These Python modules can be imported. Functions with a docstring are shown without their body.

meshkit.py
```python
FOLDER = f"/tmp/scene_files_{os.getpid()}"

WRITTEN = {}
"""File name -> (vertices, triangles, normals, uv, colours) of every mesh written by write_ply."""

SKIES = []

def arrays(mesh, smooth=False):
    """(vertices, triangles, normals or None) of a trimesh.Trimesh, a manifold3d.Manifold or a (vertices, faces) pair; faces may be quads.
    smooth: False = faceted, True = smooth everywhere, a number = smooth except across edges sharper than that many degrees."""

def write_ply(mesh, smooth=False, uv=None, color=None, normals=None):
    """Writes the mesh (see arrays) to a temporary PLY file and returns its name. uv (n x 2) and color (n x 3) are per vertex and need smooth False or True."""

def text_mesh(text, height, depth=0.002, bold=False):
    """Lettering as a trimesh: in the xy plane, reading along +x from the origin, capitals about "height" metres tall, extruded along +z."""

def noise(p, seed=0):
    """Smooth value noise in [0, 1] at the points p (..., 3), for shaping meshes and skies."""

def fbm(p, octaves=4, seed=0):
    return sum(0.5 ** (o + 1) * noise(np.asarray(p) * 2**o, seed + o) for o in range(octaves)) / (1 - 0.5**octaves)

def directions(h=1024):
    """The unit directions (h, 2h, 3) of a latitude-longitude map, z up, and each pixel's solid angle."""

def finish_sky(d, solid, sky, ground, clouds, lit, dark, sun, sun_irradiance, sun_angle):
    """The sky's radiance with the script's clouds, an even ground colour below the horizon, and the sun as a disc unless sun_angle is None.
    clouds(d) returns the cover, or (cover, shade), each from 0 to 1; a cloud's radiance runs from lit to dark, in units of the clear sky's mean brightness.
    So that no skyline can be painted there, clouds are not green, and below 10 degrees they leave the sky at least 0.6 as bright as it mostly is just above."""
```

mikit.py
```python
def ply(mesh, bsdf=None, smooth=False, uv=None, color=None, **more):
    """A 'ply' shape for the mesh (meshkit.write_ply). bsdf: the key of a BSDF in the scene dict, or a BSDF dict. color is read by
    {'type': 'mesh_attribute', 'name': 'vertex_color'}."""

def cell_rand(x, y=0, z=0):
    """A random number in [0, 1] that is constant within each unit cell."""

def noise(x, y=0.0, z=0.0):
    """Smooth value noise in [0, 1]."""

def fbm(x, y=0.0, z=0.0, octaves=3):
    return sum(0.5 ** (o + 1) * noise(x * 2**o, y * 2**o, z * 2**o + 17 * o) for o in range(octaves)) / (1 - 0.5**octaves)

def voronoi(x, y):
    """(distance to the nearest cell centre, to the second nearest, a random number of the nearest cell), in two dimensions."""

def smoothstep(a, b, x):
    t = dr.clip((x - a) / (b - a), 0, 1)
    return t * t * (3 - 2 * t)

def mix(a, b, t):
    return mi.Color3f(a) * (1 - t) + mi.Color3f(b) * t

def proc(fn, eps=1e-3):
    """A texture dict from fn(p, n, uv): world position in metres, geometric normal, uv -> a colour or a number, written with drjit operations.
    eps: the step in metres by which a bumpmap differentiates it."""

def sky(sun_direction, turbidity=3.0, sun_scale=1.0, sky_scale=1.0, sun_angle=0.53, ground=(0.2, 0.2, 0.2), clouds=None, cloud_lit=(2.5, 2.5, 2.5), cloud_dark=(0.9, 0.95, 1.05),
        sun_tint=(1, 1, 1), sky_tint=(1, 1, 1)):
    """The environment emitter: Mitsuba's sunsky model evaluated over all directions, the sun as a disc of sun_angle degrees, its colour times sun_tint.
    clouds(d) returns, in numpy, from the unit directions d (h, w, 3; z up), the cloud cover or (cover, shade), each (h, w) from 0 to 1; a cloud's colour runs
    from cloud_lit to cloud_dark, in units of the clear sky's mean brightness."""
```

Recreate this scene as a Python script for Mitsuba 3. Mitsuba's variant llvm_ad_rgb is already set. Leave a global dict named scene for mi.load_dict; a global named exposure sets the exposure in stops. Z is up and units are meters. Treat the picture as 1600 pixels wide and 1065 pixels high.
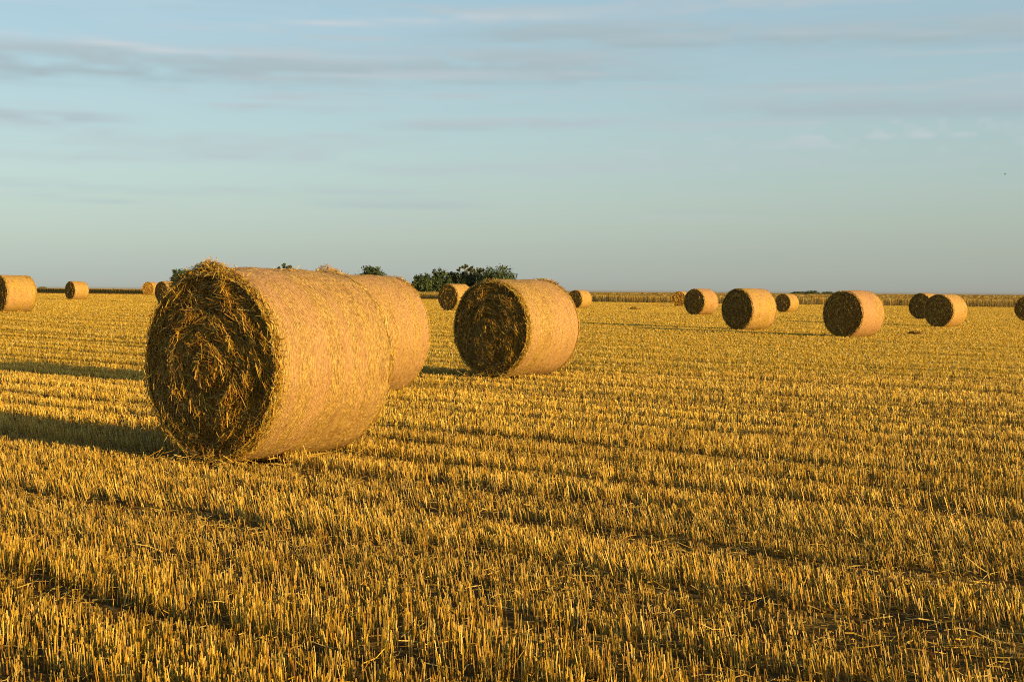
import math
import numpy as np
import drjit as dr
import mitsuba as mi
import mikit
import meshkit
from mikit import proc, noise, fbm, smoothstep, mix

T = mi.ScalarTransform4f
scene, labels = {}, {}

# ------------------------------------------------------------------ camera, sky, exposure
EYE, ROLL, PITCH = 1.45, math.radians(0.39), math.radians(1.93)
fwd = np.array([0, math.cos(PITCH), -math.sin(PITCH)])
up0 = np.array([0, math.sin(PITCH), math.cos(PITCH)])
up = up0 * math.cos(ROLL) - np.array([1.0, 0, 0]) * math.sin(ROLL)
scene['camera'] = {
    'type': 'perspective', 'fov': 38.36, 'fov_axis': 'x', 'near_clip': 0.1, 'far_clip': 20000.0,
    'to_world': T().look_at(origin=[0, 0, EYE], target=[float(fwd[0]), float(fwd[1]), EYE + float(fwd[2])], up=up.tolist()),
}
SUN_AZ = np.array([0.77, -0.638])
SUN_EL = 9.5
exposure = 2.86


def clouds(d):
    az = np.degrees(np.arctan2(d[..., 0], d[..., 1]))
    el = np.degrees(np.arcsin(np.clip(d[..., 2], -1, 1)))
    warp = (meshkit.fbm(np.stack([az * 0.16, el * 0.5, az * 0], -1), 3, 5) - 0.5)
    fine = meshkit.fbm(np.stack([az * 0.45 + 40, el * 5.5 + warp * 4, az * 0], -1), 4, 11)
    mid = meshkit.fbm(np.stack([az * 0.13 + 9, el * 1.3 + warp, az * 0], -1), 3, 23)
    cover, shade = np.zeros_like(az), np.full_like(az, 0.65)

    def band(a0, a1, e0, e1, thick, amount, dark, soft=2.0):
        nonlocal cover, shade
        t = np.clip((az - a0) / (a1 - a0), 0, 1)
        ends = np.clip((az - a0) / soft, 0, 1) * np.clip((a1 - az) / soft, 0, 1)
        centre = e0 + (e1 - e0) * t + warp * 0.5
        x = (el - centre) / thick
        c = np.exp(-np.abs(x) ** 2.4) * ends * min(1.25 * amount, 0.9) * np.clip(-0.35 + 2.8 * fine, 0, 1.5)
        c = np.clip(c, 0, 0.9)
        new = 1 - (1 - cover) * (1 - c)
        shade = (shade * cover * (1 - c) + np.clip(dark + 0.25 * (0.5 - fine) - 0.16 * x, 0, 1) * c) / np.maximum(new, 1e-6)
        cover = new

    band(-26, 9, 8.35, 8.55, 0.66, 0.72, 0.9, 7)          # long grey bank on the left
    band(-24, -2, 9.35, 8.75, 0.12, 0.42, 0.0, 5)         # its bright upper edge
    band(-13, 4, 8.0, 8.2, 0.14, 0.36, 0.05, 7)
    band(-5, 27, 9.75, 9.75, 0.52, 0.72, 0.95, 8)         # grey bank on the right
    band(-16, 6, 9.75, 10.5, 0.18, 0.45, 0.2, 7)
    band(-24, -16, 10.55, 10.5, 0.14, 0.45, 0.15, 3)
    band(4, 27, 7.0, 7.15, 0.45, 0.6, 0.85, 8)
    band(6, 19, 7.75, 7.9, 0.14, 0.40, 0.8, 4)
    band(-26, -13.5, 6.55, 6.3, 0.26, 0.65, 0.75, 4)
    band(-13, -4, 6.95, 7.0, 0.14, 0.55, 0.6, 3)
    band(-6.5, 6, 6.35, 6.5, 0.17, 0.55, 0.7, 4)
    band(-26, 0, 3.75, 3.75, 0.17, 0.30, 0.7, 6)
    band(-9, 0, 3.35, 3.3, 0.14, 0.34, 0.8, 3)
    band(-26, -11, 3.3, 3.25, 0.10, 0.26, 0.75, 4)
    band(4, 16, 3.2, 3.2, 0.08, 0.18, 0.8, 4)
    puff = meshkit.fbm(np.stack([az * 1.3, el * 3.4, az * 0], -1), 4, 31)
    here = np.exp(-((az - 14.5) / 4.5) ** 2 - ((el - 5.9) / 0.55) ** 2) + 0.35 * np.exp(-((az - 6) / 5) ** 2 - ((el - 5.2) / 0.7) ** 2)
    p = np.clip((puff - 0.52) * 5, 0, 1) * here * 0.8
    shade = np.where(p > cover, 0.25, shade)
    cover = np.maximum(cover, p)
    thin = meshkit.fbm(np.stack([az * 0.10 + 70 + warp, el * 2.6 + warp * 2, az * 0], -1), 3, 57)
    t = np.clip((thin - 0.53) * 4.5, 0, 1) * np.clip(-0.5 + 3.0 * fine, 0, 1.3) * 0.55 * np.clip((el - 1.8) / 3, 0, 1)
    new = 1 - (1 - cover) * (1 - np.clip(t, 0, 0.8))
    shade = (shade * cover * (1 - t) + 0.55 * t) / np.maximum(new, 1e-6)
    cover = new
    wide = np.clip((mid - 0.5) * 2.0 + (fine - 0.5), 0, 1) * 0.38 * np.clip((el - 1.5) / 6, 0, 1)
    wide = wide * np.clip(0.3 + (el - 10) / 4, 0.3, 1)
    cover = np.maximum(cover, wide)
    veil = 0.42 * np.exp(-(np.clip(el, 0, 90) / 1.8) ** 2)     # thin pale veil low down
    new = 1 - (1 - cover) * (1 - veil)
    shade = (shade * cover * (1 - veil) + 0.8 * veil) / np.maximum(new, 1e-6)
    return np.clip(new, 0, 0.85), shade


_e = math.radians(SUN_EL)
_a = SUN_AZ / np.linalg.norm(SUN_AZ)
scene['sky'] = mikit.sky([_a[0] * math.cos(_e), _a[1] * math.cos(_e), math.sin(_e)], turbidity=5.0, sun_scale=2.25, sun_angle=0.6,
                         ground=(0.3, 0.22, 0.1), clouds=clouds, cloud_lit=(1.45, 1.55, 1.62), cloud_dark=(0.88, 1.12, 1.2),
                         sky_tint=(0.845, 1.008, 1.185), sun_tint=(0.95, 1.04, 0.86))

# ------------------------------------------------------------------ materials
ATTR = {'type': 'mesh_attribute', 'name': 'vertex_color'}


def rgb(*c):
    return {'type': 'rgb', 'value': list(c)}


scene['straw'] = {'type': 'twosided', 'bsdf': {'type': 'principled', 'base_color': ATTR, 'roughness': 0.5, 'specular': 0.25}}
scene['dry_blade'] = {'type': 'principledthin', 'base_color': ATTR, 'roughness': 0.6, 'diff_trans': 1.0}
scene['leaf'] = {'type': 'twosided', 'bsdf': {'type': 'principled', 'base_color': ATTR, 'roughness': 0.7, 'specular': 0.2}}
scene['bark'] = {'type': 'twosided', 'bsdf': {'type': 'principled', 'base_color': rgb(0.07, 0.05, 0.035), 'roughness': 0.9}}
scene['feather'] = {'type': 'twosided', 'bsdf': {'type': 'principled', 'base_color': rgb(0.02, 0.02, 0.022), 'roughness': 0.7}}
RX, RY = 0.784, -0.621      # direction of the drill rows; across them: (0.621, 0.784)


def soil(p, n, uv):
    a, c = p.x * RX + p.y * RY, p.x * 0.621 + p.y * 0.784
    big = fbm(c * 0.5, a * 0.05, 3.0, 3)
    bits = noise(p.x * 60, p.y * 60)
    chaff = smoothstep(0.42, 0.62, noise(c * 45, a * 18, 7.0)) * smoothstep(0.3, 0.6, noise(p.x * 5, p.y * 5, 2.0) * 0.5 + big * 0.5)
    base = mix(mi.Color3f(0.04, 0.025, 0.011), mi.Color3f(0.085, 0.054, 0.02), bits * 0.6 + big * 0.4)
    return mix(base, mi.Color3f(0.22, 0.14, 0.036), chaff * 0.75)


def clods(p, n, uv):
    return noise(p.x * 22, p.y * 22, 1.0) * 0.6 + noise(p.x * 70, p.y * 70, 4.0) * 0.3


scene['soil'] = {'type': 'twosided', 'bsdf': {'type': 'bumpmap', 'arbitrary': proc(clods, 0.004), 'scale': 0.02,
                 'bsdf': {'type': 'diffuse', 'reflectance': proc(soil)}}}


def far_field(p, n, uv):
    return mix(mi.Color3f(0.21, 0.145, 0.055), mi.Color3f(0.26, 0.19, 0.075), fbm(p.x * 0.05, p.y * 0.02, 0.0, 3))


def side_look(gold, pink, amount):
    def look(p, n, uv):
        s, y = uv.x, uv.y                                     # metres round the bale, metres along it
        drift = (noise(s * 3, y * 3, 5.0) - 0.5) * 0.25
        k1 = noise(s * 30, (y + drift * 0.2) * 210, 1.0)      # straws lying round the bale
        k2 = noise(s * 45 + y * 95, y * 130 - s * 34, 2.0)    # straws lying askew
        k3 = noise(s * 42 - y * 90, y * 120 + s * 36, 3.0)
        k = 0.4 * k1 + 0.3 * k2 + 0.3 * k3
        big = fbm(s * 1.6, y * 2.2, 8.0, 3)
        c = mix(mi.Color3f(*gold) * 0.52, mi.Color3f(*gold) * 1.16, smoothstep(0.28, 0.72, k))
        c = mix(c, mi.Color3f(0.14, 0.062, 0.015), smoothstep(0.55, 0.8, fbm(s * 5, y * 9, 4.0, 3)) * 0.45)
        c = mix(c, mi.Color3f(0.42, 0.32, 0.125), smoothstep(0.70, 0.86, k2) * 0.7)
        net = smoothstep(0.35, 0.65, 0.5 * big + 0.5 * noise(y * 11, s * 0.35, 9.0)) * amount
        thread = smoothstep(0.2, 0.6, noise(s * 6, y * 260, 6.0))
        return mix(c, mi.Color3f(*pink), net * (0.45 + 0.55 * thread))
    return look


def side_relief(p, n, uv):
    s, y = uv.x, uv.y
    k1 = noise(s * 30, y * 210, 1.0)
    k2 = noise(s * 45 + y * 95, y * 130 - s * 34, 2.0)
    return 0.5 * k1 + 0.5 * k2


for nm, gold, pink, am in (('net_gold', (0.285, 0.186, 0.046), (0.29, 0.168, 0.105), 0.55),
                           ('net_pink', (0.26, 0.157, 0.052), (0.27, 0.153, 0.098), 0.7)):
    scene[nm] = {'type': 'twosided', 'bsdf': {'type': 'bumpmap', 'arbitrary': proc(side_relief, 0.002), 'scale': 0.011,
                 'bsdf': {'type': 'principled', 'base_color': proc(side_look(gold, pink, am)), 'roughness': 0.6, 'specular': 0.3}}}
    scene[nm + '_far'] = {'type': 'twosided', 'bsdf': {'type': 'principled', 'base_color': proc(side_look(gold, pink, am)), 'roughness': 0.7, 'specular': 0.2}}


def end_look(p, n, uv):
    return mix(mi.Color3f(0.06, 0.037, 0.012), mi.Color3f(0.19, 0.115, 0.036), noise(uv.x * 60, uv.y * 14, 1.0) * 0.6 + 0.4 * noise(uv.x * 9, uv.y * 3, 2.0))


scene['bale_end'] = {'type': 'twosided', 'bsdf': {'type': 'diffuse', 'reflectance': proc(end_look)}}
scene['crop_core'] = {'type': 'twosided', 'bsdf': {'type': 'diffuse', 'reflectance': proc(far_field)}}

# ------------------------------------------------------------------ mesh helpers


def prisms(pts, rad, col, sides=3, spin=None, cap=False):
    """Many straws at once: pts (n, k, 3), rad (n, k), col (n, 3) -> vertices, triangles, colours."""
    n, k = pts.shape[:2]
    d = pts[:, -1] - pts[:, 0]
    d /= np.linalg.norm(d, axis=1, keepdims=True) + 1e-9
    ref = np.where(np.abs(d[:, 2:]) < 0.85, [[0, 0, 1.0]], [[1.0, 0, 0]])
    u = np.cross(d, ref)
    u /= np.linalg.norm(u, axis=1, keepdims=True) + 1e-9
    w = np.cross(d, u)
    ang = np.arange(sides) * 2 * np.pi / sides
    ang = ang[None] + (0 if spin is None else spin[:, None])
    off = np.cos(ang)[..., None] * u[:, None] + np.sin(ang)[..., None] * w[:, None]
    v = pts[:, :, None] + rad[:, :, None, None] * off[:, None]
    v = v.reshape(-1, 3)
    i, j = np.meshgrid(np.arange(k - 1), np.arange(sides), indexing='ij')
    j1 = (j + 1) % sides
    q = np.stack([i * sides + j, i * sides + j1, (i + 1) * sides + j1, (i + 1) * sides + j], -1).reshape(-1, 4)
    f = np.vstack([q[:, [0, 1, 2]], q[:, [0, 2, 3]]])
    if cap:
        f = np.vstack([f, [[(k - 1) * sides, (k - 1) * sides + 1, (k - 1) * sides + 2]]])
    F = (f[None] + (np.arange(n) * k * sides)[:, None, None]).reshape(-1, 3)
    return v, F, np.repeat(col, k * sides, axis=0)


def spikes(p0, p1, rad, col, spin):
    """Light tufts for the middle distance: three faces each, rooted in a point and open at the cut top."""
    n = len(p0)
    ang = spin[:, None] + np.arange(3) * 2 * np.pi / 3
    top = p1[:, None] + rad[:, None, None] * np.stack([np.cos(ang), np.sin(ang), 0 * ang], -1)
    v = np.concatenate([p0[:, None], top], 1).reshape(-1, 3)
    f = np.array([[0, 1, 2], [0, 2, 3], [0, 3, 1]])
    return v, (f[None] + (np.arange(n) * 4)[:, None, None]).reshape(-1, 3), np.repeat(col, 4, axis=0)


def splays(p0, p1, half, side, col):
    """Far tufts: one face each, rooted in a point and splayed at the top."""
    v = np.stack([p0, p1 + half[:, None] * side, p1 - half[:, None] * side], 1).reshape(-1, 3)
    return v, np.arange(len(v)).reshape(-1, 3), np.repeat(col, 3, axis=0)


def ribbons(pts, half, side, col):
    """Flat blades: pts (n, k, 3), half width (n, k), side (n, 3)."""
    n, k = pts.shape[:2]
    v = np.stack([pts - half[..., None] * side[:, None], pts + half[..., None] * side[:, None]], 2).reshape(-1, 3)
    i = np.arange(k - 1)
    f = np.vstack([np.stack([2 * i, 2 * i + 1, 2 * i + 3], 1), np.stack([2 * i, 2 * i + 3, 2 * i + 2], 1)])
    F = (f[None] + (np.arange(n) * 2 * k)[:, None, None]).reshape(-1, 3)
    return v, F, np.repeat(col, 2 * k, axis=0)


def join(parts):
    V, F, C, at = [], [], [], 0
    for v, f, c in parts:
        V.append(v); F.append(f + at); C.append(c); at += len(v)
    return np.vstack(V), np.vstack(F), np.vstack(C)


def put(key, parts, bsdf, **more):
    v, f, c = join(parts)
    scene[key] = mikit.ply((v, f), bsdf, color=np.clip(c, 0.005, 0.95), **more)


PALE, GOLD, AMBER, RUST, GREY = (np.array(c) for c in ((0.42, 0.33, 0.11), (0.335, 0.228, 0.030), (0.275, 0.158, 0.016), (0.16, 0.073, 0.009), (0.22, 0.16, 0.058)))


def tints(rng, n, weights=(0.12, 0.38, 0.34, 0.14, 0.02), spread=0.18):
    pal = np.array([PALE, GOLD, AMBER, RUST, GREY])
    a, b = (pal[rng.choice(5, n, p=weights)] for _ in range(2))
    t = rng.random((n, 1)) * 0.5
    return (a * (1 - t) + b * t) * (1 + spread * rng.standard_normal((n, 1))).clip(0.5, 1.5)


# ------------------------------------------------------------------ terrain
BALES = {   # x, y, z where it stands, turn of its axis, diameter
    'A': (-2.040, 12.389, 0.055, 0.612, 1.547), 'B': (-2.158, 20.093, 0.036, 0.660, 1.600), 'C': (0.078, 24.297, 0.049, 0.676, 1.580),
    'D': (-3.387, 87.981, 0.249, 0.684, 1.600), 'E': (5.854, 127.82, -0.011, 0.685, 1.598), 'F': (18.083, 157.99, -0.054, 0.466, 1.600),
    'G': (11.530, 89.932, 0.081, 0.776, 1.590), 'H': (9.082, 56.447, 0.028, 0.877, 1.587), 'I': (23.714, 127.15, -0.211, 0.724, 1.598),
    'J': (11.605, 50.024, -0.038, 0.791, 1.587), 'K': (25.527, 90.921, -0.103, 0.748, 1.600), 'L': (20.944, 71.149, -0.153, 0.791, 1.594),
    'M': (33.086, 94.005, -0.248, 0.660, 1.599), 'N': (-21.625, 63.792, 0.395, 0.742, 1.591), 'O': (-37.881, 128.11, 0.452, 0.703, 1.596),
    'P': (-43.455, 177.08, 0.671, 0.299, 1.601), 'Q': (-25.826, 110.68, 0.408, 0.703, 1.601)}
EDGE = np.array([[150.0, 130], [65, 188], [14, 219], [-18, 272], [-92, 354], [-230, 500]])     # foot of the standing grain


def _terrain():
    from scipy.interpolate import RBFInterpolator
    pts = [(b[0], b[1], b[2] - 0.05) for b in BALES.values()]
    pts += [(0, 4, 0), (-3, 7, 0), (3, 7, 0), (6, 15, -0.02), (-6, 15, 0.03), (0, -10, 0), (-30, -10, 0.1), (30, -10, -0.1), (0, -120, 0), (-150, -50, 0.2), (150, -50, -0.2)]
    pts += [(65, 188, -0.24), (14, 219, -0.09), (-18, 272, -0.03), (-92, 354, 0.37), (-230, 500, 0.4), (150, 130, -0.4), (-150, 130, 0.5)]
    pts += [(60, 400, -0.1), (0, 480, 0), (150, 350, -0.2), (-60, 600, 0.1)]
    pts = np.array(pts, float)
    rbf = RBFInterpolator(pts[:, :2] / 50, pts[:, 2], smoothing=0.02, kernel='thin_plate_spline')
    gx, gy = np.linspace(-260, 200, 231), np.linspace(-130, 620, 376)
    g = rbf(np.stack(np.meshgrid(gx, gy, indexing='ij'), -1).reshape(-1, 2) / 50).reshape(231, 376)
    r = np.hypot(*np.meshgrid(gx, gy - 150, indexing='ij'))
    g = np.clip(g, -0.6, 1.0) * np.clip((560 - r) / 200, 0, 1)
    from scipy.interpolate import RegularGridInterpolator
    f = RegularGridInterpolator((gx, gy), g, bounds_error=False, fill_value=0.0)
    return lambda x, y: f(np.stack([np.asarray(x, float), np.asarray(y, float)], -1))


height = _terrain()


def edge_y(x):
    o = np.argsort(EDGE[:, 0])
    return np.interp(x, EDGE[o, 0], EDGE[o, 1])


def ground_sheet():
    radii = np.concatenate([[0.0], np.linspace(1, 40, 60), np.geomspace(42, 6000, 70)])
    na = 240
    a = np.arange(na) * 2 * np.pi / na
    x, y = (radii[:, None] * f(a)[None] for f in (np.cos, np.sin))
    y = y + 10
    z = height(x, y)
    v = np.stack([x, y, z], -1).reshape(-1, 3)
    i, j = np.meshgrid(np.arange(len(radii) - 1), np.arange(na), indexing='ij')
    j1 = (j + 1) % na
    q = np.stack([i * na + j, (i + 1) * na + j, (i + 1) * na + j1, i * na + j1], -1).reshape(-1, 4)
    return v, q


scene['ground'] = mikit.ply(ground_sheet(), 'soil', smooth=True)
labels['ground'] = {'label': 'dry brown soil of the flat harvested field under the stubble', 'category': 'ground', 'kind': 'structure'}

# ------------------------------------------------------------------ stubble


def rows(x, y):
    return x * RX + y * RY, x * 0.621 + y * 0.784     # along, across


def strips(x, y):
    """(height factor, density factor) of the stubble: strips along the rows, each tall on the side towards lower c and
    sinking to a thin, low gap before the next; uneven along the rows."""
    a, c = rows(x, y)
    o = c * 0
    ph = c / 1.0 + 1.5 * (meshkit.fbm(np.stack([a * 0.05, c * 0.2, o], -1), 3, 3) - 0.5) + 0.26 * (meshkit.fbm(np.stack([a * 0.8, c * 0.5, o], -1), 2, 4) - 0.5)
    k = np.floor(ph)
    f = ph - k
    amount = np.clip(-0.45 + 2.3 * meshkit.fbm(np.stack([a * 0.27 + k * 5.3, k * 7.7, o], -1), 3, 9), 0, 1)
    amount = np.maximum(amount, np.where(k % 4 == 1, np.clip(-0.1 + 1.4 * meshkit.fbm(np.stack([a * 0.12, k * 3.1, o], -1), 2, 19), 0, 0.85), 0))
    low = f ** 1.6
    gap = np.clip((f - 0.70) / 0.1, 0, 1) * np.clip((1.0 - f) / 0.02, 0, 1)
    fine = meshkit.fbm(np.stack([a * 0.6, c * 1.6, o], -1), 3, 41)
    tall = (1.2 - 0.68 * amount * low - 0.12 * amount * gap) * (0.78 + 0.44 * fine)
    darken = amount * np.clip((f - 0.45) / 0.3, 0, 1)  # stems coloured darker towards each gap; wheel tracks get the same below
    p2 = (c + 1.4 * (meshkit.fbm(np.stack([a * 0.02, c * 0.04, o], -1), 2, 33) - 0.5)) / 5.2      # combine wheels
    k2 = np.floor(p2)
    f2 = (p2 - k2) * 5.2
    run = np.clip(-0.1 + 1.7 * meshkit.fbm(np.stack([a * 0.06, k2 * 4.1, o], -1), 2, 35), 0, 1)
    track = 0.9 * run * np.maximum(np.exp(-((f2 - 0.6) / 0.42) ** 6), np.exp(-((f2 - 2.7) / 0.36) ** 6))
    return tall * (1 - 0.38 * track), (1 - amount * gap * 0.66) * (1 - 0.06 * track), np.maximum(darken, track)


def outside_bales(x, y, grow=0.0):
    ok = np.ones(len(x), bool)
    for b in BALES.values():
        dx, dy = x - b[0], y - b[1]
        along = dx * math.sin(b[3]) + dy * math.cos(b[3])
        across = dx * math.cos(b[3]) - dy * math.sin(b[3])
        ok &= ~((np.abs(along) < 0.64 + grow) & (np.abs(across) < 0.24 + grow))
    return ok


def sites(rng, y0, y1, density, margin=1.4):
    area = 0.36 * (y1 ** 2 - y0 ** 2) + 2 * margin * (y1 - y0)
    n = int(area * density * 1.15)
    y = np.sqrt(rng.random(n) * (y1 ** 2 - y0 ** 2) + y0 ** 2)
    x = (rng.random(n) * 2 - 1) * (0.36 * y + margin)
    return x, y


def stubble():
    rng = np.random.default_rng(7)
    parts, blades = [], []
    # near: every stem, in drilled rows and tillered clumps
    for y0, y1, dens, rad, sides in ((2.6, 9, 1250, 0.0019, 3), (9, 15, 950, 0.0023, 3), (15, 26, 620, 0.0036, 3)):
        px_, py_ = sites(rng, y0, y1, dens / 3.2)
        a, c = rows(px_, py_)
        c = np.round(c / 0.125) * 0.125 + rng.normal(0, 0.024, len(c))
        k = rng.integers(1, 6, len(a))
        a, c = np.repeat(a, k), np.repeat(c, k)
        a = a + rng.normal(0, 0.016, len(a)); c = c + rng.normal(0, 0.012, len(a))
        x, y = a * RX + c * 0.621, a * RY + c * 0.784
        tall, keep, darken = strips(x, y)
        thin = 0.08 + 1.75 * meshkit.fbm(np.stack([a * 0.8, c * 1.9, c * 0], -1), 3, 77)
        ok = outside_bales(x, y) & (rng.random(len(x)) < keep * np.clip(thin, 0, 1))
        x, y, a, c, keep, tall, darken = (q[ok] for q in (x, y, a, c, keep, tall, darken))
        n = len(x)
        h = (0.083 + 0.010 * rng.standard_normal(n)) * tall
        h *= np.where(rng.random(n) < 0.03, 1.3, 1) * np.where(rng.random(n) < 0.15, 0.65, 1)
        field = (meshkit.fbm(np.stack([a * 0.12, c * 0.55, c * 0], -1), 3, 51) - 0.42) * 1.3
        lean = 0.10 + field * 0.6 + rng.normal(0, 0.10, n)
        cross = rng.normal(0, 0.10, n)
        wild = rng.random(n) < 0.04
        lean[wild] += rng.normal(0, 0.7, wild.sum()); cross[wild] += rng.normal(0, 0.7, wild.sum())
        dirv = np.stack([-RX * lean + 0.621 * cross, -RY * lean + 0.784 * cross, np.ones(n)], 1)
        dirv /= np.linalg.norm(dirv, axis=1, keepdims=True)
        p0 = np.stack([x, y, height(x, y) - 0.01], 1)
        p1 = p0 + dirv * (h + 0.01)[:, None]
        r = rad * (0.75 + 0.55 * rng.random(n))
        col = tints(rng, n) * [1.05, 1.06, 1.0] * (1 - 0.4 * darken)[:, None]
        if y0 >= 15:
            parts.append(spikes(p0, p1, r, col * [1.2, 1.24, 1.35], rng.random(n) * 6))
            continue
        parts.append(prisms(np.stack([p0, p1], 1), np.stack([r * 1.1, r * 0.95], 1), col, sides, rng.random(n) * 6, y1 < 10))
        # brown sheaths wrapped round the lower part of most stems
        m = rng.random(n) < (0.8 if y1 < 10 else 0.5)
        q1 = p0[m] + dirv[m] * (h[m] * np.clip(rng.normal(0.5, 0.16, m.sum()), 0.15, 0.85))[:, None]
        parts.append(prisms(np.stack([p0[m], q1], 1), np.stack([r[m] * 1.5, r[m] * 1.28], 1), tints(rng, m.sum(), (0.0, 0.08, 0.42, 0.5, 0.0)), sides, rng.random(m.sum()) * 6))
        # dry leaf sheaths hanging from some stems
        m = rng.random(n) < (0.22 if y1 < 10 else 0.12)
        q0 = p0[m] + dirv[m] * (h[m] * (0.25 + 0.6 * rng.random(m.sum())))[:, None]
        an = rng.random(m.sum()) * 2 * np.pi
        out = np.stack([np.cos(an), np.sin(an), 0 * an], 1)
        ln = 0.02 + 0.05 * rng.random((m.sum(), 1))
        q1 = q0 + out * ln * 0.5 + np.array([0, 0, 1]) * ln * rng.uniform(-0.1, 0.6, (m.sum(), 1))
        q2 = q1 + out * ln * 0.5 - np.array([0, 0, 1]) * ln * rng.uniform(0.1, 0.8, (m.sum(), 1))
        side = np.stack([-np.sin(an), np.cos(an), rng.normal(0, 0.5, len(an))], 1)
        hw = rad * (0.7 + 0.9 * rng.random((m.sum(), 1))) * np.array([[1.0, 1.1, 0.35]])
        blades.append(ribbons(np.stack([q0, q1, q2], 1), hw, side, tints(rng, m.sum(), (0.10, 0.2, 0.3, 0.34, 0.06))))
    # farther: tufts that widen and thin out with distance
    edges = np.geomspace(26, 205, 13)
    for y0, y1 in zip(edges[:-1], edges[1:]):
        ym = (y0 + y1) / 2
        wid = 0.0002 * ym
        x, y = sites(rng, y0, y1, min(340, 2.2 / wid) * (1 if ym < 80 else 0.8))
        tall, keep, darken = strips(x, y)
        ok = outside_bales(x, y) & (rng.random(len(x)) < keep) & (y < edge_y(x) - 0.3)
        x, y, tall, darken = (q[ok] for q in (x, y, tall, darken))
        n = len(x)
        h = (0.090 + 0.010 * rng.standard_normal(n)) * tall
        z = height(x, y)
        an = rng.random(n) * np.pi
        side = np.stack([np.cos(an), np.sin(an), 0 * an], 1)
        p0 = np.stack([x, y, z - 0.01], 1)
        p1 = p0 + np.stack([rng.normal(0, 0.02, n) - RX * 0.02, rng.normal(0, 0.02, n) - RY * 0.02, h], 1)
        hw = wid * 1.35 * (0.6 + 0.8 * rng.random(n))
        blades.append(splays(p0, p1, hw, side, tints(rng, n, (0.16, 0.50, 0.30, 0.04, 0.0), 0.06) * [1.5, 1.58, 2.0] * (1 - 0.55 * darken)[:, None]))
    put('stubble__stems', parts, 'straw')
    put('stubble__dry_leaves', blades, 'dry_blade')
    # loose straw lying on and in the stubble
    parts = []
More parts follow.
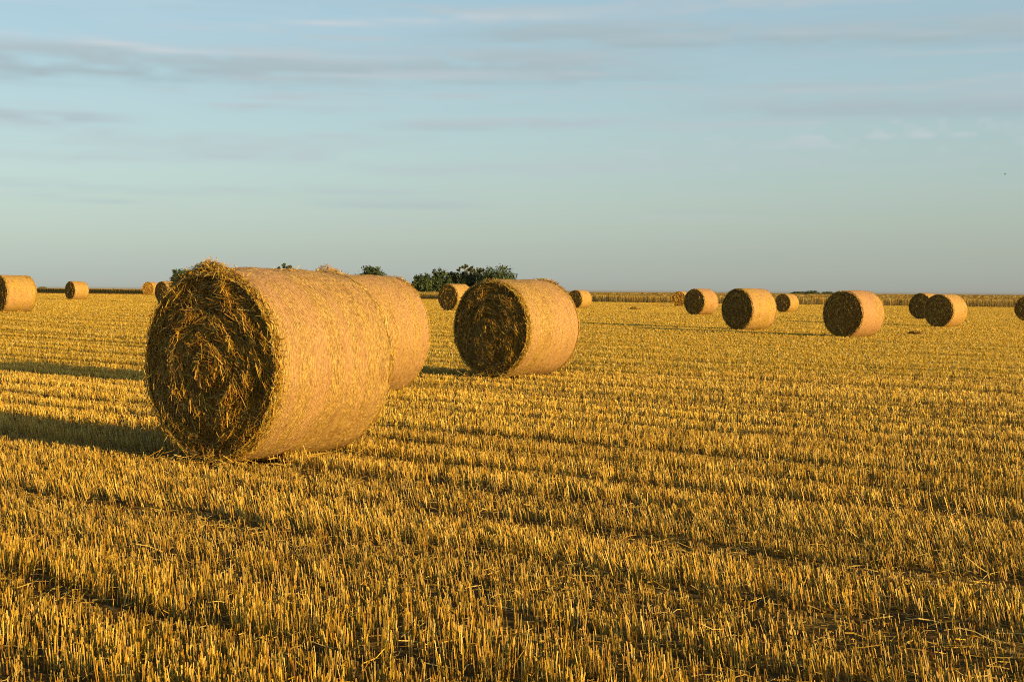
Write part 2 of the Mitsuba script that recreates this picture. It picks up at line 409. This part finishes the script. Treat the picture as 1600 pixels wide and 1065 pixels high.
    for y0, y1, low, high, rad in ((2.6, 9, 110, 3, 0.0017), (9, 16, 50, 2.2, 0.0021), (16, 34, 10, 1.2, 0.0035)):
        for dens, z0, z1, tilt in ((low, 0.003, 0.03, 0.12), (high, 0.04, 0.10, 0.35)):
            x, y = sites(rng, y0, y1, dens)
            ok = outside_bales(x, y, 0.03)
            x, y = x[ok], y[ok]
            n = len(x)
            an = rng.random(n) * 2 * np.pi
            ln = 0.03 + 0.13 * rng.random(n) ** 1.5
            kp = strips(x, y)[1]
            c0 = np.stack([x, y, height(x, y) + (z0 + (z1 - z0) * rng.random(n)) * np.where(kp < 0.7, 0.5, 1)], 1)
            dv = np.stack([np.cos(an), np.sin(an), rng.normal(0, tilt, n)], 1) * (ln / 2)[:, None]
            bend = rng.normal(0, 0.008, (n, 3))
            r = rad * (0.7 + 0.6 * rng.random(n))
            parts.append(prisms(np.stack([c0 - dv, c0 + bend, c0 + dv], 1), np.repeat(r[:, None], 3, 1), tints(rng, n, (0.34, 0.34, 0.14, 0.1, 0.08)), 3))
    put('straw_litter', parts, 'straw')


stubble()
labels['stubble'] = {'label': 'golden cut stubble standing in rows across the whole field', 'category': 'stubble', 'kind': 'stuff'}
labels['straw_litter'] = {'label': 'loose broken straws lying among the rows of stubble', 'category': 'straw', 'kind': 'stuff'}

# ------------------------------------------------------------------ standing grain and far land


def standing_grain():
    rng = np.random.default_rng(17)
    H = 0.97
    xs = np.linspace(-225, 140, 240)
    # dark heart of the crop, a little behind its edge, with the top rising and falling
    steps = np.concatenate([[3.0], np.geomspace(3.4, 3500, 46)])
    X = np.repeat(xs[:, None], len(steps), 1) * (1 + steps[None] / 150)
    Y = edge_y(xs)[:, None] + steps[None]
    Z = height(X, Y) + H - 0.1 + 0.10 * (meshkit.fbm(np.stack([X * 0.3, Y * 0.3, X * 0], -1), 3, 3) - 0.5)
    v = np.stack([X, Y, Z], -1)
    foot = v[:, :1].copy(); foot[..., 2] = height(X[:, :1], Y[:, :1]) - 0.05
    v = np.concatenate([foot, v], 1)
    n, m = v.shape[:2]
    i, j = np.meshgrid(np.arange(n - 1), np.arange(m - 1), indexing='ij')
    q = np.stack([i * m + j, (i + 1) * m + j, (i + 1) * m + j + 1, i * m + j + 1], -1).reshape(-1, 4)
    scene['standing_grain__canopy'] = mikit.ply((v.reshape(-1, 3), q), 'crop_core')
    # stems and ears of the front of the crop
    parts = []
    for count, d0, d1 in ((2600, -0.8, 0.0), (11000, 0.0, 2.4), (18000, 1.0, 14), (20000, 14, 90), (24000, 90, 600), (16000, 600, 3000)):
        x = rng.uniform(-225, 140, count)
        dd = d0 + (d1 - d0) * rng.random(count) ** (1.4 if d0 < 90 else 1.0)
        y = edge_y(x) + dd + rng.normal(0, 0.08, count)
        x = x * (1 + dd / 150)
        z = height(x, y)
        an = rng.random(count) * np.pi
        side = np.stack([np.cos(an), np.sin(an), 0 * an], 1)
        h = H * (1 + 0.05 * rng.standard_normal(count)) * (0.93 + 0.14 * meshkit.fbm(np.stack([x * 0.35, y * 0.2, x * 0], -1), 2, 8))
        p2 = np.stack([x + rng.normal(0, 0.06, count), y + rng.normal(0, 0.06, count), z + h], 1)
        p0 = np.stack([x, y, z + (0 if d0 < 1 else H - 0.3)], 1)
        p1 = p0 * 0.3 + p2 * 0.7
        w = (0.02 if d0 < 0 else 0.028 if d0 < 14 else 0.11 if d0 < 90 else 0.5 if d0 < 600 else 1.8) * (0.6 + 0.8 * rng.random((count, 1)))
        hw = w * np.array([[0.7, 0.8, 1.0]])
        parts.append(ribbons(np.stack([p0, p1, p2], 1), hw, side, tints(rng, count, (0.3, 0.4, 0.15, 0.05, 0.10), 0.08) * [0.85, 0.85, 1.1] * (1.3 if d0 < 1 else 1.0)))  # front stalks coloured lighter to make up for the shade on that side
    put('standing_grain__stalks', parts, 'dry_blade')


standing_grain()
labels['standing_grain'] = {'label': 'tan ripe grain still standing uncut along the far edge of the stubble', 'category': 'grain crop', 'kind': 'stuff'}

# ------------------------------------------------------------------ round bales
GROUP = 'round straw bales lying on the stubble'


def bale(code, key, label, seed, face_n, side_n, rim_n, net='net_gold', strands=0, thick=0.0022, tufts=(), pale=0.0):
    x0, y0, z0, phi, dia = BALES[code]
    rng = np.random.default_rng(seed)
    R, L = dia / 2 + 0.008, 1.37
    net = net if side_n > 2000 else net + '_far'
    c, s = math.cos(-phi), math.sin(-phi)
    zc = z0 + dia / 2
    floor = -(dia / 2) - 0.05

    def world(p):
        p = np.asarray(p)
        return np.stack([x0 + p[..., 0] * c - p[..., 1] * s, y0 + p[..., 0] * s + p[..., 1] * c, zc + np.maximum(p[..., 2], floor + 0.004)], -1)

    def radius(th, y):
        q = np.stack([np.cos(th) * 1.3 + seed, np.sin(th) * 1.3, y * 1.6], -1)
        q2 = np.stack([np.cos(th) * 5 + seed, np.sin(th) * 5, y * 4], -1)
        r = R * (1 + 0.055 * (meshkit.fbm(q, 2, 1) - 0.5)) + 0.022 * (meshkit.fbm(q2, 3, 2) - 0.5)
        r = r + 0.012 * np.cos(y / L * 2 * np.pi * 0.5)
        t = np.clip((np.abs(y) - (L / 2 - 0.06)) / 0.06, 0, 1)
        return r - 0.045 * (1 - np.sqrt(1 - t ** 2 * 0.98)) - 0.012 * np.clip(-np.sin(th), 0, 1)

    def on_side(th, y, lift=0.0):
        r = radius(th, y) + lift
        return np.stack([np.cos(th) * r, y, np.sin(th) * r], -1)

    # the wrapped round side
    nt, ny = (160, 34) if side_n > 4000 else (72, 14)
    th = -np.pi / 2 + np.arange(nt + 1) / nt * 2 * np.pi
    yy = np.linspace(-1, 1, ny); yy = np.sign(yy) * (1 - (1 - np.abs(yy)) ** 1.15) * L / 2
    TH, YY = np.meshgrid(th, yy, indexing='ij')
    i, j = np.meshgrid(np.arange(nt), np.arange(ny - 1), indexing='ij')
    q = np.stack([i * ny + j, i * ny + j + 1, (i + 1) * ny + j + 1, (i + 1) * ny + j], -1).reshape(-1, 4)
    uv = np.stack([TH * R + seed * 3.1, YY + seed * 1.7], -1).reshape(-1, 2)
    scene[key + '__wrapped_side'] = mikit.ply((world(on_side(TH, YY)).reshape(-1, 3), q), net, smooth=True, uv=uv)

    # the two ends: a dark packed bed, and the straws wound round on it
    for e, sign in enumerate((-1, 1)):
        nr = 14 if face_n > 3000 else 8
        rr = np.linspace(0.0, 1.0, nr)[None]
        t2 = np.arange(nt)[:, None] / nt * 2 * np.pi - np.pi / 2
        rim = radius(t2, np.full_like(t2, sign * (L / 2 - 0.004))) - 0.006
        bulge = 0.03 * (1 - rr ** 2) + 0.03 * (meshkit.fbm(np.stack([np.cos(t2) * rr * 6 + seed, np.sin(t2) * rr * 6, rr * 0 + sign + t2 * 0], -1), 3, 4) - 0.5) - 0.045
        P = np.stack([np.cos(t2) * rr * rim, sign * (L / 2 + bulge - 0.02 * (rr > 0.99)), np.sin(t2) * rr * rim], -1)
        i, j = np.meshgrid(np.arange(nt), np.arange(nr - 1), indexing='ij')
        i1 = (i + 1) % nt
        q = np.stack([i * nr + j, i1 * nr + j, i1 * nr + j + 1, i * nr + j + 1], -1).reshape(-1, 4)
        uv = np.stack([rr * R + 0 * t2, t2 * R + 0 * rr], -1).reshape(-1, 2)
        kk = key + '__straw_end' + ('' if e == 0 else '_001')
        scene[kk] = mikit.ply((world(P).reshape(-1, 3), q), 'bale_end', smooth=True, uv=uv)
        n = face_n if sign < 0 else face_n // 6
        r = R * np.sqrt(rng.random(n)) * 0.985
        t = rng.random(n) * 2 * np.pi
        layer = rng.random(n)
        clump = meshkit.fbm(np.stack([np.cos(t) * r * 5 + seed, np.sin(t) * r * 5, r * 9], -1), 3, 6)
        ringy = 0.5 + 0.5 * np.sin(r * 55 + 2 * t + 5 * clump)
        depth = -0.06 + 0.055 * layer + 0.03 * (1 - (r / R) ** 2) + 0.10 * (clump - 0.5) + 0.012 * ringy
        swirl = (meshkit.fbm(np.stack([np.cos(t) * r * 4 + seed + 9, np.sin(t) * r * 4, r * 0], -1), 2, 16) - 0.5) * 1.8
        psi = swirl + rng.normal(0, 0.55, n) + np.where(rng.random(n) < 0.25, rng.normal(0, 1.2, n), 0)
        ln = (0.03 + 0.12 * rng.random(n) ** 1.6)
        tang = np.stack([-np.sin(t), 0 * t, np.cos(t)], 1)
        radl = np.stack([np.cos(t), 0 * t, np.sin(t)], 1)
        outw = np.array([0, sign, 0.0])
        tilt = np.abs(rng.normal(0, 0.13, n)) + np.where(rng.random(n) < 0.04, rng.random(n) * 0.7, 0)
        dv = tang * np.cos(psi)[:, None] + radl * np.sin(psi)[:, None]
        ctr = radl * r[:, None] + outw * (L / 2 + depth)[:, None]
        flip = np.where(rng.random(n) < 0.5, 1, -1)[:, None]
        a = ctr - dv * (ln / 2)[:, None] - outw * (tilt * ln * 0.35)[:, None] - radl * (ln ** 2 / (8 * np.maximum(r, 0.12)))[:, None] * np.cos(psi)[:, None] ** 2
        b = ctr + dv * (ln / 2)[:, None] + outw * (tilt * ln * 0.65)[:, None] - radl * (ln ** 2 / (8 * np.maximum(r, 0.12)))[:, None] * np.cos(psi)[:, None] ** 2
        a, b = np.where(flip > 0, a, b), np.where(flip > 0, b, a)
        rad = thick * (0.6 + 0.7 * rng.random(n))
        k = 2
        pts = np.stack([a, ctr, b], 1) if k == 3 else np.stack([a, b], 1)
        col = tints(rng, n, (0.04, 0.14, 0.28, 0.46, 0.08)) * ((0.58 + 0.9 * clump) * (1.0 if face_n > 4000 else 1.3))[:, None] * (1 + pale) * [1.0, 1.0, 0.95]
        parts = [prisms(world(pts), np.repeat(rad[:, None], k, 1), col, 3, rng.random(n) * 6)]
        # ragged straws round the rim of this end
        n = rim_n if sign < 0 or rim_n < 1000 else int(rim_n * 0.8)
        t = rng.random(n) * 2 * np.pi
        y = sign * (L / 2 - 0.055 * rng.random(n) ** 1.5 + 0.02 * rng.random(n))
        base = on_side(t, np.clip(y, -L / 2, L / 2), -0.012 + 0.016 * rng.random(n)); base[:, 1] = y
        psi = rng.normal(0, 0.5, n)
        tang = np.stack([-np.sin(t), 0 * t, np.cos(t)], 1) * np.where(rng.random(n) < 0.5, 1, -1)[:, None]
        radl = np.stack([np.cos(t), 0 * t, np.sin(t)], 1)
        ln = 0.04 + 0.10 * rng.random(n)
        dv = tang * np.cos(psi)[:, None] + outw * np.sin(psi)[:, None] * 0.6 + radl * (np.abs(rng.normal(0, 0.13, n)) + np.where(rng.random(n) < 0.05, 0.5, 0))[:, None]
        pts = np.stack([base - dv * (ln * 0.4)[:, None], base + radl * 0.006, base + dv * (ln * 0.6)[:, None] - radl * (ln ** 2 / (4 * R))[:, None]], 1)
        parts.append(prisms(world(pts), np.repeat((thick * (0.6 + 0.6 * rng.random(n)))[:, None], 3, 1), tints(rng, n, (0.18, 0.36, 0.26, 0.14, 0.06)), 3, rng.random(n) * 6))
        kk = kk + '__straws'
        put(kk, parts, 'straw')
        labels[kk] = {'kind': 'stuff'}

    # straws showing through the wrap on the round side
    n = side_n if side_n > 2000 else side_n // 5
    t = rng.random(n) * 2 * np.pi
    y = rng.uniform(-0.49, 0.49, n) * L
    psi = rng.normal(0, 0.8, n) + np.where(rng.random(n) < 0.25, rng.normal(0, 0.9, n), 0)
    ln = 0.03 + 0.11 * rng.random(n) ** 1.6
    lift = 0.0005 + 0.004 * rng.random(n)
    dt, dy = np.cos(psi) * ln / 2 / R, np.sin(psi) * ln / 2
    a = on_side(t - dt, np.clip(y - dy, -L / 2, L / 2), -0.004)
    m = on_side(t, y, lift)
    loose = rng.random(n) < 0.012
    b = on_side(t + dt, np.clip(y + dy, -L / 2, L / 2), np.where(loose, 0.01 + 0.035 * rng.random(n), -0.004))
    parts = [prisms(world(np.stack([a, m, b], 1)), np.repeat((thick * 0.6 * (0.5 + 0.7 * rng.random(n)))[:, None], 3, 1), tints(rng, n, (0.20, 0.40, 0.24, 0.12, 0.04) if side_n > 2000 else (0.10, 0.42, 0.34, 0.12, 0.02)) * [0.88, 0.86, 1.0], 3, rng.random(n) * 6)]
    for (tc, yc, st, sy, hgt, num) in tufts:                  # heaps of loose straw caught on the bale
        t, y = tc + rng.normal(0, st, num), np.clip(yc + rng.normal(0, sy, num), -L / 2 - 0.04, L / 2 + 0.04)
        fall = np.exp(-((t - tc) / st) ** 2 / 2 - ((y - yc) / sy) ** 2 / 2)
        base = on_side(t, np.clip(y, -L / 2, L / 2), hgt * fall * rng.random(num)); base[:, 1] = y
        dv = rng.standard_normal((num, 3)) * np.array([1, 0.8, 0.45])
        dv /= np.linalg.norm(dv, axis=1, keepdims=True)
        ln = (0.04 + 0.08 * rng.random(num))[:, None]
        parts.append(prisms(world(np.stack([base - dv * ln / 2, base + rng.normal(0, 0.006, (num, 3)), base + dv * ln / 2], 1)), np.repeat((thick * (0.6 + 0.5 * rng.random(num)))[:, None], 3, 1), tints(rng, num, (0.10, 0.28, 0.30, 0.22, 0.10)), 3))
    num = rim_n // 10                                          # spilled straw round its foot
    t = rng.uniform(-0.55, 0.55, num) + rng.choice([0, np.pi], num)
    ex, ey = 0.45 + 0.12 * rng.random(num), L / 2 + 0.02 + 0.1 * rng.random(num)
    onend = rng.random(num) < 0.6
    px_ = np.where(onend, rng.uniform(-0.55, 0.55, num), ex * rng.choice([-1, 1], num))
    py_ = np.where(onend, ey * np.where(rng.random(num) < 0.75, -1, 1), rng.uniform(-L / 2, L / 2, num))
    ctr = np.stack([px_, py_, floor + 0.03 + 0.09 * rng.random(num) ** 2], 1)
    dv = rng.standard_normal((num, 3)) * [1, 1, 0.5]
    dv *= (0.03 + 0.07 * rng.random((num, 1))) / np.linalg.norm(dv, axis=1, keepdims=True)
    parts.append(prisms(world(np.stack([ctr - dv, ctr + dv], 1)), np.full((num, 2), thick * 0.9), tints(rng, num), 3))
    put(key + '__loose_straw', parts, 'straw')
    labels[key + '__loose_straw'] = {'kind': 'stuff'}

    if strands:                                               # threads of the net wrap, a little proud of the straw
        parts = []
        tt = np.linspace(-0.5, 1.5, 121) * np.pi
        ys = np.linspace(-0.47, 0.47, strands) * L
        pts = np.stack([on_side(tt, np.full_like(tt, y) + 0.004 * np.sin(tt * 9 + k), 0.007 + 0.002 * np.sin(tt * 31 + k * 2)) for k, y in enumerate(ys)])
        pts = world(pts)
        n = len(ys)
        base = np.array([0.30, 0.175, 0.13])
        col = base * (0.85 + 0.3 * rng.random((n, 1)))
        dark = np.array([[min(abs(abs(y) - 0.50), abs(abs(y) - 0.535)) < 0.012] for y in ys])
        col = np.where(dark, np.array([0.22, 0.13, 0.14]), col)
        nrm = np.array([s * -1.0, c, 0.0]) * -1
        parts.append(ribbons(pts, np.full(pts.shape[:2], 0.0011), np.repeat(np.array([[-s, c, 0.0]]), n, 0), np.repeat(col, 1, 0)))
        put(key + '__net_wrap', parts, 'straw')
        labels[key + '__net_wrap'] = {'kind': 'stuff'}
    labels[key] = {'label': label, 'category': 'straw bale', 'group': GROUP}


UP = math.pi / 2
bale('A', 'round_bale', 'largest nearest round straw bale with shaggy brown end and straw tuft on top', 1, 18000, 6500, 2600, 'net_gold', 72, 0.0025,
     tufts=((UP + 0.12, -0.62, 0.16, 0.05, 0.09, 560), (UP + 0.45, -0.63, 0.3, 0.03, 0.05, 400), (UP - 0.2, 0.1, 0.05, 0.05, 0.01, 14)))
bale('B', 'round_bale_001', 'round straw bale close behind the nearest one, its end hidden, loose straw on its top', 2, 5000, 6000, 1500, 'net_gold', 56, 0.0026,
     tufts=((UP + 0.15, -0.4, 0.12, 0.15, 0.14, 520), (UP - 0.5, 0.62, 0.2, 0.04, 0.03, 120)))
bale('C', 'round_bale_002', 'mid-distance round straw bale with swirled brown end, right of the nearest pair', 3, 13000, 4000, 1600, 'net_gold', 56, 0.0028,
     tufts=((UP - 0.25, 0.62, 0.3, 0.05, 0.03, 200),))
bale('D', 'round_bale_003', 'round bale with dark end before the tree clump, partly hidden by the swirled-end bale', 4, 1400, 900, 300, 'net_gold', 0, 0.007)
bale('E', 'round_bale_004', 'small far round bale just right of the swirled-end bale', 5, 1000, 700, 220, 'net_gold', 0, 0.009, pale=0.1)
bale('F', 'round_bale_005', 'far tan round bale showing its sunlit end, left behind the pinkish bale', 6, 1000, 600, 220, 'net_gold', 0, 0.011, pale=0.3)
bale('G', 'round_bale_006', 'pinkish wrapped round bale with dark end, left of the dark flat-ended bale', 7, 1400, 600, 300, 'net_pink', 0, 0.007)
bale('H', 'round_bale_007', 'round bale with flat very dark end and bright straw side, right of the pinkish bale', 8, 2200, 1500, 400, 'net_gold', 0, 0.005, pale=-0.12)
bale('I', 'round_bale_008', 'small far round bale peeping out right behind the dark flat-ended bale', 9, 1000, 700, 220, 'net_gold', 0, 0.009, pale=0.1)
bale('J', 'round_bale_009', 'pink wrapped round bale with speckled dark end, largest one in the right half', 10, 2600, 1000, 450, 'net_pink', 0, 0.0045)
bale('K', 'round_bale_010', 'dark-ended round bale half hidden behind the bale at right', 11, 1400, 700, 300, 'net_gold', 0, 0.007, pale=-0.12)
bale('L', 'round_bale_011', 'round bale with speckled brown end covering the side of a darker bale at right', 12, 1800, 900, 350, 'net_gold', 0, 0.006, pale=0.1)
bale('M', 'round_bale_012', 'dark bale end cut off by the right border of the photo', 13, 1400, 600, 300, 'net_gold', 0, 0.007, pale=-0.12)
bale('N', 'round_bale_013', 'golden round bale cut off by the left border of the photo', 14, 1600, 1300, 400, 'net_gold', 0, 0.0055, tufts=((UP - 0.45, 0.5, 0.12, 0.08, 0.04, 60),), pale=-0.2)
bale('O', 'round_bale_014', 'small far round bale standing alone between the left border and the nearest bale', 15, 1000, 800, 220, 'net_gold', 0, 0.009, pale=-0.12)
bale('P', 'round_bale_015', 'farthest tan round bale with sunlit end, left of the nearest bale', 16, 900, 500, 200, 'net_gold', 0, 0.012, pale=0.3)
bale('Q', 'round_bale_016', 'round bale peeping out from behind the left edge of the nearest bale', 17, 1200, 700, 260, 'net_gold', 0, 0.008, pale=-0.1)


# ------------------------------------------------------------------ small heaps of loose straw
def heap(key, label, x, y, w, h, seed):
    rng = np.random.default_rng(seed)
    n = 1100
    px_, py_ = rng.normal(0, w / 3.2, n), rng.normal(0, w / 4.5, n)
    z = h * np.exp(-(px_ / w * 2.2) ** 2 - (py_ / w * 3) ** 2) * rng.random(n) ** 0.7
    ctr = np.stack([x + px_, y + py_, height(x + px_, y + py_) + z + 0.01], 1)
    dv = rng.standard_normal((n, 3)) * [1, 1, 0.3]
    dv *= (0.04 + 0.08 * rng.random(n))[:, None] / np.linalg.norm(dv, axis=1, keepdims=True)
    put(key, [prisms(np.stack([ctr - dv, ctr + dv], 1), np.full((n, 2), 0.006), tints(rng, n, (0.05, 0.15, 0.3, 0.5, 0.0)) * 0.8, 3)], 'straw')
    labels[key] = {'label': label, 'category': 'straw heap'}


heap('straw_heap', 'small dark heap of loose straw on the stubble right of the large pink bale', 14.9, 54.5, 0.6, 0.2, 21)
heap('straw_heap_001', 'small dark heap of loose straw far off, between the far middle bales', 10.5, 127.0, 1.0, 0.3, 22)


# ------------------------------------------------------------------ trees
def tree(key, label, x, y, h, w, seed, lobes, leaf=0.5, count=2600, tint=(0.045, 0.062, 0.022), airy=0.0):
    rng = np.random.default_rng(seed)
    z = float(height(x, y))
    # trunk and limbs
    segs, rads = [], []

    def limb(p0, p1, r0, r1):
        segs.append(np.stack([p0, (p0 + p1) / 2 + rng.normal(0, 0.04, 3) * np.linalg.norm(p1 - p0), p1])); rads.append([r0, (r0 + r1) / 2, r1])

    base, fork = np.array([x, y, z - 0.2]), np.array([x + rng.normal(0, 0.2), y, z + h * 0.3])
    limb(base, fork, h * 0.032, h * 0.02)
    cl = []
    for (lx, lz, lr) in lobes:      # lobe centres: share of the half width, share of the height, radius as share of the width
        cpt = np.array([x + lx * w / 2, y + rng.normal(0, 0.16) * w, z + lz * h])
        cl.append((cpt, lr * w))
        limb(fork, cpt, h * 0.014, h * 0.004)
        for _ in range(4):
            limb(cpt - (cpt - fork) * rng.random() * 0.4, cpt + rng.standard_normal(3) * lr * w * 0.5, h * 0.006, h * 0.002)
    v, f, _ = prisms(np.array(segs), np.array(rads), np.zeros((len(segs), 3)), 6)
    scene[key + '__trunk'] = mikit.ply((v, f), 'bark', smooth=40)
    # crown: leaf sprays in clusters through the lobes
    vol = np.array([r ** 2 for _, r in cl]); vol /= vol.sum()
    P, Cc = [], []
    for (cpt, r), share in zip(cl, vol):
        nc = max(6, int(46 * share * len(cl) ** 0.5))
        d = rng.standard_normal((nc, 3)); d /= np.linalg.norm(d, axis=1, keepdims=True)
        flat = min(0.85, 0.9 * h / w)
        cc = cpt + d * r * (0.45 + 0.6 * rng.random((nc, 1)) ** 0.6) * [1, 1, flat]
        k = int(count * share / nc) + 1
        off = rng.standard_normal((nc, k, 3)) * r * (0.20 - 0.05 * airy) * [1, 1, flat / 0.85]
        pts = (cc[:, None] + off).reshape(-1, 3)
        tone = np.repeat((0.75 + 0.5 * rng.random((nc, 1))), k, 0).reshape(-1, 1)
        P.append(pts); Cc.append(np.asarray(tint) * tone * (1 + 0.2 * rng.standard_normal((len(pts), 1))).clip(0.4, 1.7))
    P, Cc = np.vstack(P), np.vstack(Cc)
    P[:, 2] = np.maximum(P[:, 2], z + 0.3)
    n = len(P)
    u, w2 = rng.standard_normal((n, 3)), rng.standard_normal((n, 3))
    u /= np.linalg.norm(u, axis=1, keepdims=True)
    w2 -= (w2 * u).sum(1, keepdims=True) * u
    w2 /= np.linalg.norm(w2, axis=1, keepdims=True)
    sz = leaf * (0.5 + 0.8 * rng.random((n, 1)))
    vv = np.stack([P - u * sz * 0.6, P + w2 * sz * 0.3, P + u * sz * 0.6, P - w2 * sz * 0.3], 1).reshape(-1, 3)
    q = np.arange(n)[:, None] * 4
    ff = np.vstack([q + [0, 1, 2], q + [0, 2, 3]])
    scene[key + '__crown'] = mikit.ply((vv, ff), 'leaf', color=np.repeat(np.clip(Cc, 0.004, 0.3), 4, 0))
    labels[key] = {'label': label, 'category': 'tree', 'group': 'trees on the horizon'}


ROUND = ((0, 0.55, 0.34), (-0.5, 0.5, 0.26), (0.5, 0.5, 0.26), (-0.25, 0.75, 0.24), (0.25, 0.76, 0.24), (0.75, 0.36, 0.2), (-0.75, 0.36, 0.2), (0, 0.3, 0.3))
TALL = ((0, 0.45, 0.36), (-0.3, 0.62, 0.3), (0.3, 0.66, 0.28), (0.0, 0.85, 0.2), (-0.5, 0.35, 0.3), (0.5, 0.35, 0.3), (-0.35, 0.88, 0.12), (0, 0.25, 0.4))
AIRY = ((0, 0.4, 0.34), (-0.45, 0.62, 0.22), (0.15, 0.7, 0.22), (-0.2, 0.92, 0.14), (0.4, 0.86, 0.12), (-0.75, 0.84, 0.10), (0.8, 0.62, 0.14), (-0.4, 0.3, 0.3), (0.5, 0.35, 0.28))
OLIVE = (0.056, 0.064, 0.025)
DARK = (0.035, 0.056, 0.025)


def at(px, d):
    return (px - 800) / 2300 * d


for k, (px, d, h, w, lob, tint, airy, lab) in enumerate((
        (659, 600, 8.0, 8.4, ROUND, DARK, 0, 'small round dark tree at the left end of the tree clump'),
        (686, 605, 10.3, 10.0, TALL, DARK, 0, 'dark tree second from the left in the tree clump'),
        (708, 620, 9.6, 8.4, TALL, OLIVE, 0, 'olive tinted tree in the middle of the clump, above the dark-ended bale'),
        (729, 610, 12.4, 9.4, AIRY, OLIVE, 0.6, 'tallest thin-topped tree of the clump with sky between its upper branches'),
        (750, 615, 10.8, 9.8, TALL, OLIVE, 0.4, 'loose olive tree between the thin-topped tree and the broad round one'),
        (775, 600, 11.8, 15.5, ROUND, DARK, 0, 'broad round dark tree at the right end of the tree clump'),
        (582, 600, 11.3, 13.0, ROUND, DARK, 0, 'lone dark tree rising behind the second bale, left of the clump'),
        (447, 600, 12.0, 8.0, AIRY, DARK, 1, 'treetop barely showing above the nearest bale'),
        (284, 600, 9.8, 9.5, ROUND, DARK, 0, 'dark tree behind the upper left shoulder of the nearest bale'),
        (1247, 1400, 3.3, 15.0, ROUND, DARK, 0, 'leftmost low far tree on the right-hand horizon'),
        (1268, 1380, 4.2, 13.0, ROUND, DARK, 0, 'highest of the low far trees on the right-hand horizon'),
        (1292, 1420, 3.4, 12.0, ROUND, DARK, 0, 'rightmost low far tree on the right-hand horizon'),
        (66, 1300, 2.6, 8.0, ROUND, DARK, 0, 'tiny far tree on the horizon beside the bale at the left border'))):
    tree('tree' + ('' if k == 0 else f'_{k:03d}'), lab, at(px, d), d, h, w, 100 + k, lob, 0.75 if d < 1000 else 0.7, 5200 if d < 1000 else 1500, tint, airy)


# ------------------------------------------------------------------ a bird
def bird():
    o = np.array([at(1566, 220), 220.0, EYE + (459 - 272) / 2300 * 220])
    t = np.linspace(0, 2 * np.pi, 8, endpoint=False)
    prof = ((-0.13, 0.004), (-0.08, 0.025), (0.0, 0.042), (0.07, 0.036), (0.11, 0.022), (0.15, 0.003))
    v = np.array([[y + 0.2 * r * 0, r * math.cos(a), r * math.sin(a)] for y, r in prof for a in t]) + o
    i, j = np.meshgrid(np.arange(len(prof) - 1), np.arange(8), indexing='ij')
    q = np.stack([i * 8 + j, i * 8 + (j + 1) % 8, (i + 1) * 8 + (j + 1) % 8, (i + 1) * 8 + j], -1).reshape(-1, 4)
    scene['bird__body'] = mikit.ply((v, q), 'feather', smooth=True)
    for s, k in ((1, ''), (-1, '_001')):
        w = np.array([[0.07, 0.03 * s, 0.02], [-0.05, 0.03 * s, 0.02], [0.05, 0.15 * s, 0.12], [-0.06, 0.15 * s, 0.11], [-0.02, 0.27 * s, 0.16]]) + o
        lo = w - [0, 0, 0.008]
        f = np.array([[0, 1, 3], [0, 3, 2], [2, 3, 4], [5, 8, 6], [5, 7, 8], [7, 9, 8], [0, 2, 7], [0, 7, 5], [2, 4, 9], [2, 9, 7], [1, 8, 3], [1, 6, 8], [3, 9, 4], [3, 8, 9]])
        scene['bird__wing' + k] = mikit.ply((np.vstack([w, lo]), f), 'feather')
    labels['bird'] = {'label': 'tiny dark bird in the sky near the right border', 'category': 'bird'}


bird()
